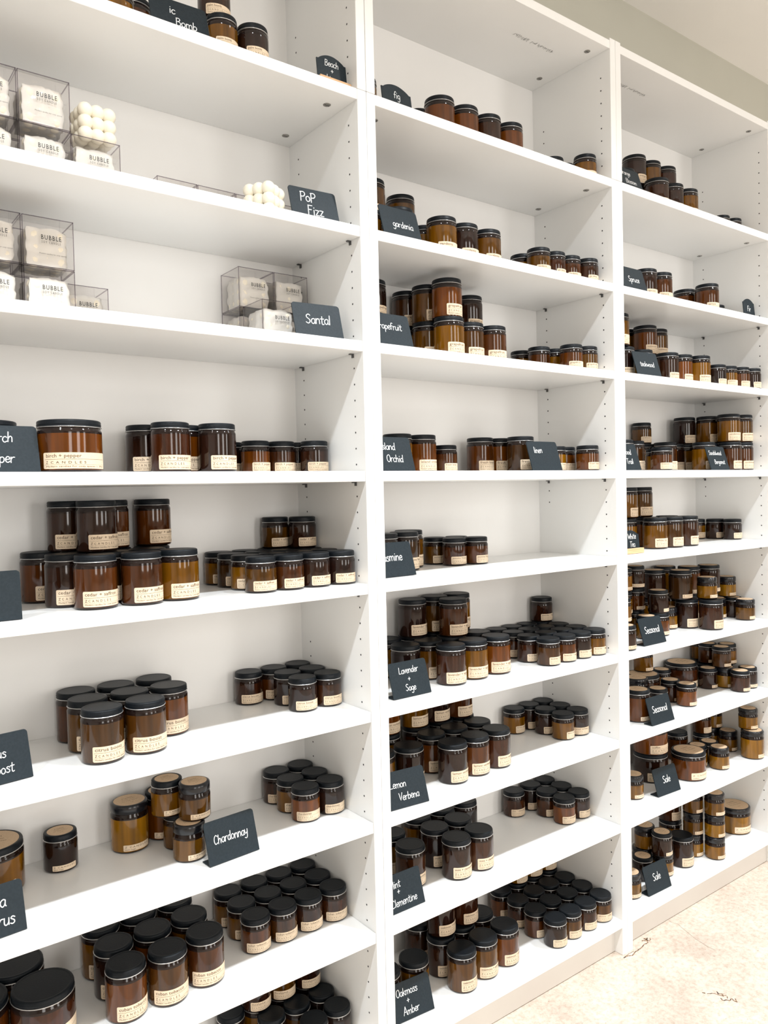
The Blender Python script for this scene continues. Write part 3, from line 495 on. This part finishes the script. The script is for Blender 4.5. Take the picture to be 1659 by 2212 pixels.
 'C8': [('SP',0.901,0.067,0.0,1),('SK',1.011,0.103,0.0,1),('SP',1.08,0.082,0.0,1),('SK',1.062,0.073,0.0665,1),('SP',1.063,0.132,0.0665,1),('L',1.174,0.081,0.0,1),('SP',1.291,0.042,0.0,1),('SP',1.291,0.042,0.0665,1),('SP',1.291,0.042,0.133,1),('SP',1.258,0.094,0.0,1),('SP',1.258,0.094,0.0665,1),('SP',1.258,0.094,0.133,1),('L',1.253,0.17,0.0,1),('L',1.25,0.17,0.089,1),('XP',1.518,0.107,0.0,1),('SP',1.061,0.139,-0.0,0)],
}
XO = {'A': 0, 'B': 0, 'C': 0}
protos = {}
def place_jar(key, code, x, y, dz, scent):
    t, var = code[0], code[1:]
    me, ml, ms, mp = jar_meshes(t, var, scent)
    r = bpy.data.objects.new('candle_jar', None); COL.objects.link(r); r.location = (x, y, SH[int(key[1])]+dz+.0002)
    r.rotation_euler = (0, 0, math.radians(random.gauss({'L': 16, 'S': 4, 'X': 2}[t] if not var else 0, 8)))
    obj('jar_body', me, r); ld = obj('lid', ml, r); obj('paper_label', mp, r)
    if ms: obj('lid_sticker', ms, ld)
    return r
def jar_scent(key, x):
    if key == 'B3': return 'island orchid' if x < .3 else 'fresh linen'
    if key == 'A6' and x < -.3: return 'black magic'
    if key == 'C3': return 'firewood' if x < 1.13 else 'sandalwood'
    return SCENT[key]
rest = MB()
def add_rest(code, x, y, dz, key, scent):
    """small jars that hardly show between the others: one object of kind stuff"""
    me = jar_meshes(code[0], code[1:], scent); a = math.radians(random.gauss(8, 8)); c, s = math.cos(a), math.sin(a); z0 = SH[int(key[1])]+dz+.0002
    mi = {AMBER.name: 0, AMBERY.name: 1, AMBERD.name: 2, LID.name: 3, PLID.name: 4, RIM.name: 5, KRAFT.name: 6, KRAFTL.name: 7, INK.name: 8}
    for m in me:
        if m is None: continue
        b = len(rest.v); rest.v += [(x+v.co.x*c-v.co.y*s, y+v.co.x*s+v.co.y*c, z0+v.co.z) for v in m.vertices]
        for p in m.polygons: rest.f.append(tuple(b+i for i in p.vertices)); rest.m.append(mi[m.materials[p.material_index].name]); rest.s.append(p.use_smooth)
for key, rows in JARS.items():
    kinds = {}
    for code, x, y, dz, ind in rows:
        sc = jar_scent(key, x)
        if not ind: add_rest(code, x, y, dz, key, sc); continue
        rr = DIM[code[0]][0]
        row = 'front' if y-rr < .055 else ('middle' if y-rr < .115 else 'back')
        size = {'L': 'tall', 'S': 'small', 'X': 'wide'}[code[0]]
        look = {'': '', 'K': ' kraft-topped', 'P': ' thick-lidded'}[code[1:]]
        kinds.setdefault((size, look, sc, dz > .01, dz > .1, row), []).append((x, code, y, dz))
    tall = any(k[3] for k in kinds)
    for (size, look, sc, up, up2, row), L in kinds.items():
        L.sort()
        for i, (x, code, y, dz) in enumerate(L):
            r = place_jar(key, code, x, y, dz, sc)
            lay = ('third layer, ' if up2 else ('upper layer, ' if up else 'lower layer, ')) if tall else ''
            if key in ('C5', 'C6', 'C7', 'C8', 'A8') or (key == 'A6' and x < -.3): nm, wh = 'candle jar', '%s shelf, ' % (WHERE[key].capitalize() if key == 'A6' else WHERE[key])
            else: nm, wh = sc+' candle jar', ''
            pos = 'alone in its %s row' % row if len(L) == 1 else '%s from left in %s row' % (ORD[i], row)
            tag(r, '%s%s %s, %s%s%s' % (size, look, nm, wh, lay, pos), 'candle', '%s %ss%s' % (size, nm, (' on the %s shelf' % WHERE[key]) if wh else ''))
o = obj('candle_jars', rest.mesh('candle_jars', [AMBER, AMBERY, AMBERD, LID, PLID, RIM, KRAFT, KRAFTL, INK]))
tag(o, 'remaining amber candle jars that hardly show behind the front ones on all shelves', 'candle', kind='stuff')

# ------------------------------------------------------------ chalkboard signs
Z = SH
chalk_sign('chalkboard sign reading Bomb, on the topmost shelf in view at left', [('ic', .62, .60), ('Bomb', .40, .30)], (-.314, .030), Z[0], yaw=-3, size=.016)
chalk_sign('little arched chalkboard reading Beach + Linen in a pine base', [('Beach', .5, .66), ('+', .5, .46), ('Linen', .5, .20)], (-.0234, .030), Z[0], w=.068, H=.066, tilt=6, size=.0125, arch=True, wood=True)
chalk_sign('chalkboard sign reading PoP Fizz beside the bare bubble candle', [('PoP', .62, .60), ('Fizz', .50, .22)], (-.046, .033), Z[1], yaw=-4, size=.021)
chalk_sign('chalkboard sign reading Santal in front of clear candle boxes', [('Santal', .5, .42)], (-.048, .026), Z[2], yaw=-6, size=.0195)
chalk_sign('chalkboard sign reading Birch + Pepper, cut by the left edge of the photo', [('Birch', .52, .64), ('+', .60, .42), ('Pepper', .58, .20)], (-.619, .033), Z[3], size=.016)
chalk_sign('chalkboard sign at the left edge beside the cedar + saffron jars', [('Cedar', .70, .60), ('Saffron', .68, .16)], (-.655, .024), Z[4], yaw=-2, tilt=8, size=.013)
chalk_sign('chalkboard sign reading Citrus Boost at the left edge', [('Citrus', .54, .52), ('Boost', .44, .20)], (-.639, .061), Z[5], yaw=8, size=.015)
chalk_sign('chalkboard sign reading Vanilla Citrus at the left edge', [('Vanilla', .50, .56), ('Citrus', .38, .20)], (-.662, .032), Z[6], yaw=4, size=.018)
chalk_sign('chalkboard sign reading Chardonnay on a bare stretch of shelf', [('Chardonnay', .52, .45)], (-.255, .043), Z[6], yaw=4.6, size=.015, fit=.070)
chalk_sign('little arched chalkboard reading fig', [('fig', .50, .56)], (.159, .048), Z[0], w=.082, H=.068, tilt=8, yaw=3, size=.015, arch=True)
chalk_sign('chalkboard sign reading gardenia', [('gardenia', .45, .38)], (.16, .027), Z[1], yaw=2, size=.015)
chalk_sign('chalkboard sign reading grapefruit', [('grapefruit', .55, .52)], (.129, .025), Z[2], size=.015)
chalk_sign('chalkboard sign reading Island Orchid', [('Island', .62, .62), ('Orchid', .48, .26)], (.132, .033), Z[3], size=.0155)
chalk_sign('chalkboard sign reading linen in front of a fresh linen jar', [('linen', .68, .60)], (.606, .034), Z[3], w=.108, size=.015)
chalk_sign('chalkboard sign reading Jasmine', [('Jasmine', .60, .46)], (.148, .057), Z[4], yaw=2, size=.018)
chalk_sign('chalkboard sign reading Lavender + Sage', [('Lavender', .50, .66), ('+', .52, .43), ('Sage', .52, .17)], (.167, .037), Z[5], size=.0135, fit=.060)
chalk_sign('chalkboard sign reading Lemon Verbena', [('Lemon', .68, .55), ('Verbena', .46, .20)], (.135, .014), Z[6], yaw=-5, size=.0145, tilt=19, fit=.056)
chalk_sign('chalkboard sign reading Mint + Clementine', [('Mint', .68, .64), ('+', .62, .46), ('Clementine', .52, .16)], (.132, .031), Z[7], size=.0145)
chalk_sign('chalkboard sign reading Oakmoss + Amber on the lowest shelf', [('Oakmoss', .60, .64), ('+', .60, .42), ('Amber', .56, .14)], (.161, .042), Z[8], yaw=-5, tilt=19, size=.0145, fit=.062)
chalk_sign('chalkboard sign reading Orange Blossom', [('Orange', .62, .70), ('Blossom', .46, .38)], (.960, .031), Z[0], w=.103, size=.0135)
chalk_sign('chalkboard sign reading Spruce', [('Spruce', .50, .42)], (.970, .030), Z[1], size=.0165)
chalk_sign('little arched chalkboard reading Fir at the right side panel', [('Fir', .52, .40)], (1.5705, .045), Z[1], w=.068, H=.068, tilt=6, size=.017, arch=True)
chalk_sign('chalkboard sign reading teakwood', [('teakwood', .50, .42)], (1.026, .028), Z[2], yaw=-3, size=.0145)
chalk_sign('chalkboard sign ending in wood and ail, beside the sandalwood shelf upright', [('Driftwood', .58, .60), ('Trail', .42, .24)], (.932, .033), Z[3], size=.0145)
chalk_sign('chalkboard sign reading Sandalwood Bergamot', [('Sandalwood', .56, .64), ('Bergamot', .44, .26)], (1.384, .033), Z[3], size=.0135, fit=.08)
chalk_sign('little chalkboard reading White Tea in a pine base', [('White', .42, .62), ('Tea', .42, .28)], (.9155, .030), Z[4], w=.074, H=.062, tilt=6, size=.0145, arch=True, wood=True)
chalk_sign('chalkboard sign reading Seasonal, the upper of the two Seasonal signs', [('Seasonal', .50, .42)], (1.015, .018), Z[5], size=.018, fit=.074)
chalk_sign('chalkboard sign reading Seasonal, the lower of the two Seasonal signs', [('Seasonal', .52, .42)], (1.042, .013), Z[6], yaw=-1, size=.018, fit=.074)
chalk_sign('chalkboard sign reading Sale, one shelf above the other Sale sign', [('Sale', .50, .42)], (1.109, .039), Z[7], yaw=-3, size=.0185)
chalk_sign('chalkboard sign reading Sale on the lowest shelf', [('Sale', .52, .42)], (1.031, .022), Z[8], yaw=-2, size=.0185)

# ------------------------------------------------------------ bubble candles and their clear boxes
bb = MB()
for i in (-1, 0, 1):
    for j in (-1, 0, 1):
        for k in (-1, 0, 1): bb.sphere((i*.0198, j*.0198, .0127+(k+1)*.0198), .0127, 20, 12)
BUB = bb.mesh('wax_body', [WAX]); bb = MB(); bb.lathe([(.0009, .060), (.0008, .070)], 8); WK = bb.mesh('wick', [WICK])
def bubble(x, y, z, rz, label, wrapped=False, wr=None):
    r = bpy.data.objects.new('bubble_candle', None); COL.objects.link(r); r.location = (x, y, z+.0003); r.rotation_euler = (0, 0, rz)
    obj('wax_body', BUB, r); obj('wick', WK, r)
    if wrapped: obj('cellophane_wrapper', WRAP[wr], r)
    tag(r, label, 'candle', 'wrapped bubble candles in clear boxes' if wrapped else None); return r
WRAP = []
for sd in range(3):
    rs = random.Random(sd+5); b = MB(); n = 12; idx = {}; vs = []; fs = []
    hx, hz = .0335, .0325
    def P(u, v, wv):
        p = Vector((u, v, wv)); q = Vector([max(-1, min(1, c)) for c in p])
        k = .0009*math.sin(5*u+7*v+sd)+.0008*math.sin(8*wv-6*u+2*sd)+rs.uniform(-.0007, .0007)
        l = max(abs(u), abs(v), abs(wv)); rr = 1-.10*(p.length/1.74)**3
        return (u*hx*rr+k*u, v*hx*rr+k*v, hz+.0004+min(wv*(hz)*rr+k*wv*.6, hz))
    for ax in range(3):
        for sg in (-1, 1):
            for i in range(n+1):
                for j in range(n+1):
                    a, c = -1+2*i/n, -1+2*j/n; q = [0, 0, 0]; o = [k for k in range(3) if k != ax]; q[ax] = sg; q[o[0]] = a; q[o[1]] = c
                    kk = tuple(round(t, 4) for t in q)
                    if kk not in idx: idx[kk] = len(vs); vs.append(P(*q))
            for i in range(n):
                for j in range(n):
                    ids = []
                    for di, dj in ((0, 0), (1, 0), (1, 1), (0, 1)):
                        a, c = -1+2*(i+di)/n, -1+2*(j+dj)/n; q = [0, 0, 0]; o = [k for k in range(3) if k != ax]; q[ax] = sg; q[o[0]] = a; q[o[1]] = c
                        ids.append(idx[tuple(round(t, 4) for t in q)])
                    fs.append(tuple(ids) if sg > 0 else tuple(ids[::-1]))
    b.add(vs, fs, 0, True); WRAP.append(b.mesh('cellophane_wrapper', [CELLO]))
BS = .080
b = MB(); t_ = .0016; h_ = BS/2
b.box(-h_, h_, -h_, h_, 0, BS)
CASE = b.mesh('clear_case', [ACRYL])
b = MB(); e = .0011
for x in (-h_, h_-e):
    for y in (-h_-.0001, h_-e+.0001): b.box(x, x+e, y, y+e, 0, BS)
    for z in (0, BS-e): b.box(x, x+e, -h_, h_, z, z+e)
for y in (-h_-.0001, h_-e+.0001):
    for z in (0, BS-e+.0001): b.box(-h_, h_, y, y+e, z, z+e)
EDGE = b.mesh('polished_edges', [ACEDGE])
b = MB(); f3 = lambda x, y: (x, -h_-.0003, y)
put_text(b, 'BUBBLE', .0105, .004, .0445, f3, 0, spacing=1.25, fit=.032, center=True, bold=.010); put_text(b, 'SOY CANDLE', .0052, .004, .0385, f3, 0, spacing=1.6, fit=.030, center=True)
put_text(b, 'Modern candles for cozy spaces', .0030, .006, .0205, f3, 0, fit=.042, center=True)
BTXT = b.mesh('printed_text', [INKK])
def candle_box(x0, yf, z, label, wr, inner=True, clabel=None):
    """x0: left edge, yf: front face"""
    r = bpy.data.objects.new('candle_box', None); COL.objects.link(r); r.location = (x0+BS/2, yf+BS/2, z+.0003)
    c = obj('clear_case', CASE, r); obj('polished_edges', EDGE, c); obj('printed_text', BTXT, r)
    tag(r, label, 'box', 'clear acrylic bubble candle boxes')
    if inner: bubble(x0+BS/2, yf+BS/2, z+.0010, random.uniform(-.04, .04), clabel, True, wr % 3)
n_ = [0]
def bx(x0, yf, z, where):
    n_[0] += 1; candle_box(x0, yf, z, 'clear acrylic candle box, '+where, n_[0], 'low row' not in where, 'wrapped cream bubble candle in clear box, '+where)
s1, s2, u = SH[1], SH[2], .0812
bx(-.7035, .0865, s1, 'lower left at the edge, PoP Fizz shelf'); bx(-.622, .0865, s1, 'lower middle of left group, PoP Fizz shelf'); bx(-.5405, .0885, s1, 'under the upright bare bubble candle')
bx(-.7035, .0865, s1+u, 'upper left at the edge, PoP Fizz shelf'); bx(-.622, .0865, s1+u, 'upper right of left group, PoP Fizz shelf')
bx(-.362, .1755, s1, 'leftmost of the low row at the back'); bx(-.2805, .1760, s1, 'second from left in the low row at the back'); bx(-.199, .1765, s1, 'third in the low row, behind the bare candle'); bx(-.1175, .1770, s1, 'last in the low row, behind the PoP Fizz sign')
bx(-.7015, .0975, s2, 'lower left at the edge, Santal shelf'); bx(-.6195, .0985, s2, 'lower right of left stack, Santal shelf'); bx(-.7015, .0975, s2+u, 'upper left at the edge, Santal shelf'); bx(-.6195, .0985, s2+u, 'upper right of left stack, Santal shelf')
bx(-.5385, .1795, s2, 'alone behind the left stack, Santal shelf')
bx(-.197, .1795, s2, 'lower back left, behind the Santal sign'); bx(-.1155, .1795, s2, 'lower back right, behind the Santal sign'); bx(-.197, .1795, s2+u, 'upper left above the Santal sign'); bx(-.1155, .1795, s2+u, 'upper right above the Santal sign')
bx(-.1905, .0965, s2, 'in front, touching the Santal sign')
bubble(-.493, .128, s1+u, math.radians(3), 'bare cream bubble candle standing on a clear box')
bubble(-.190, .078, s1, math.radians(33), 'bare cream bubble candle turned cornerwise beside the PoP Fizz sign')
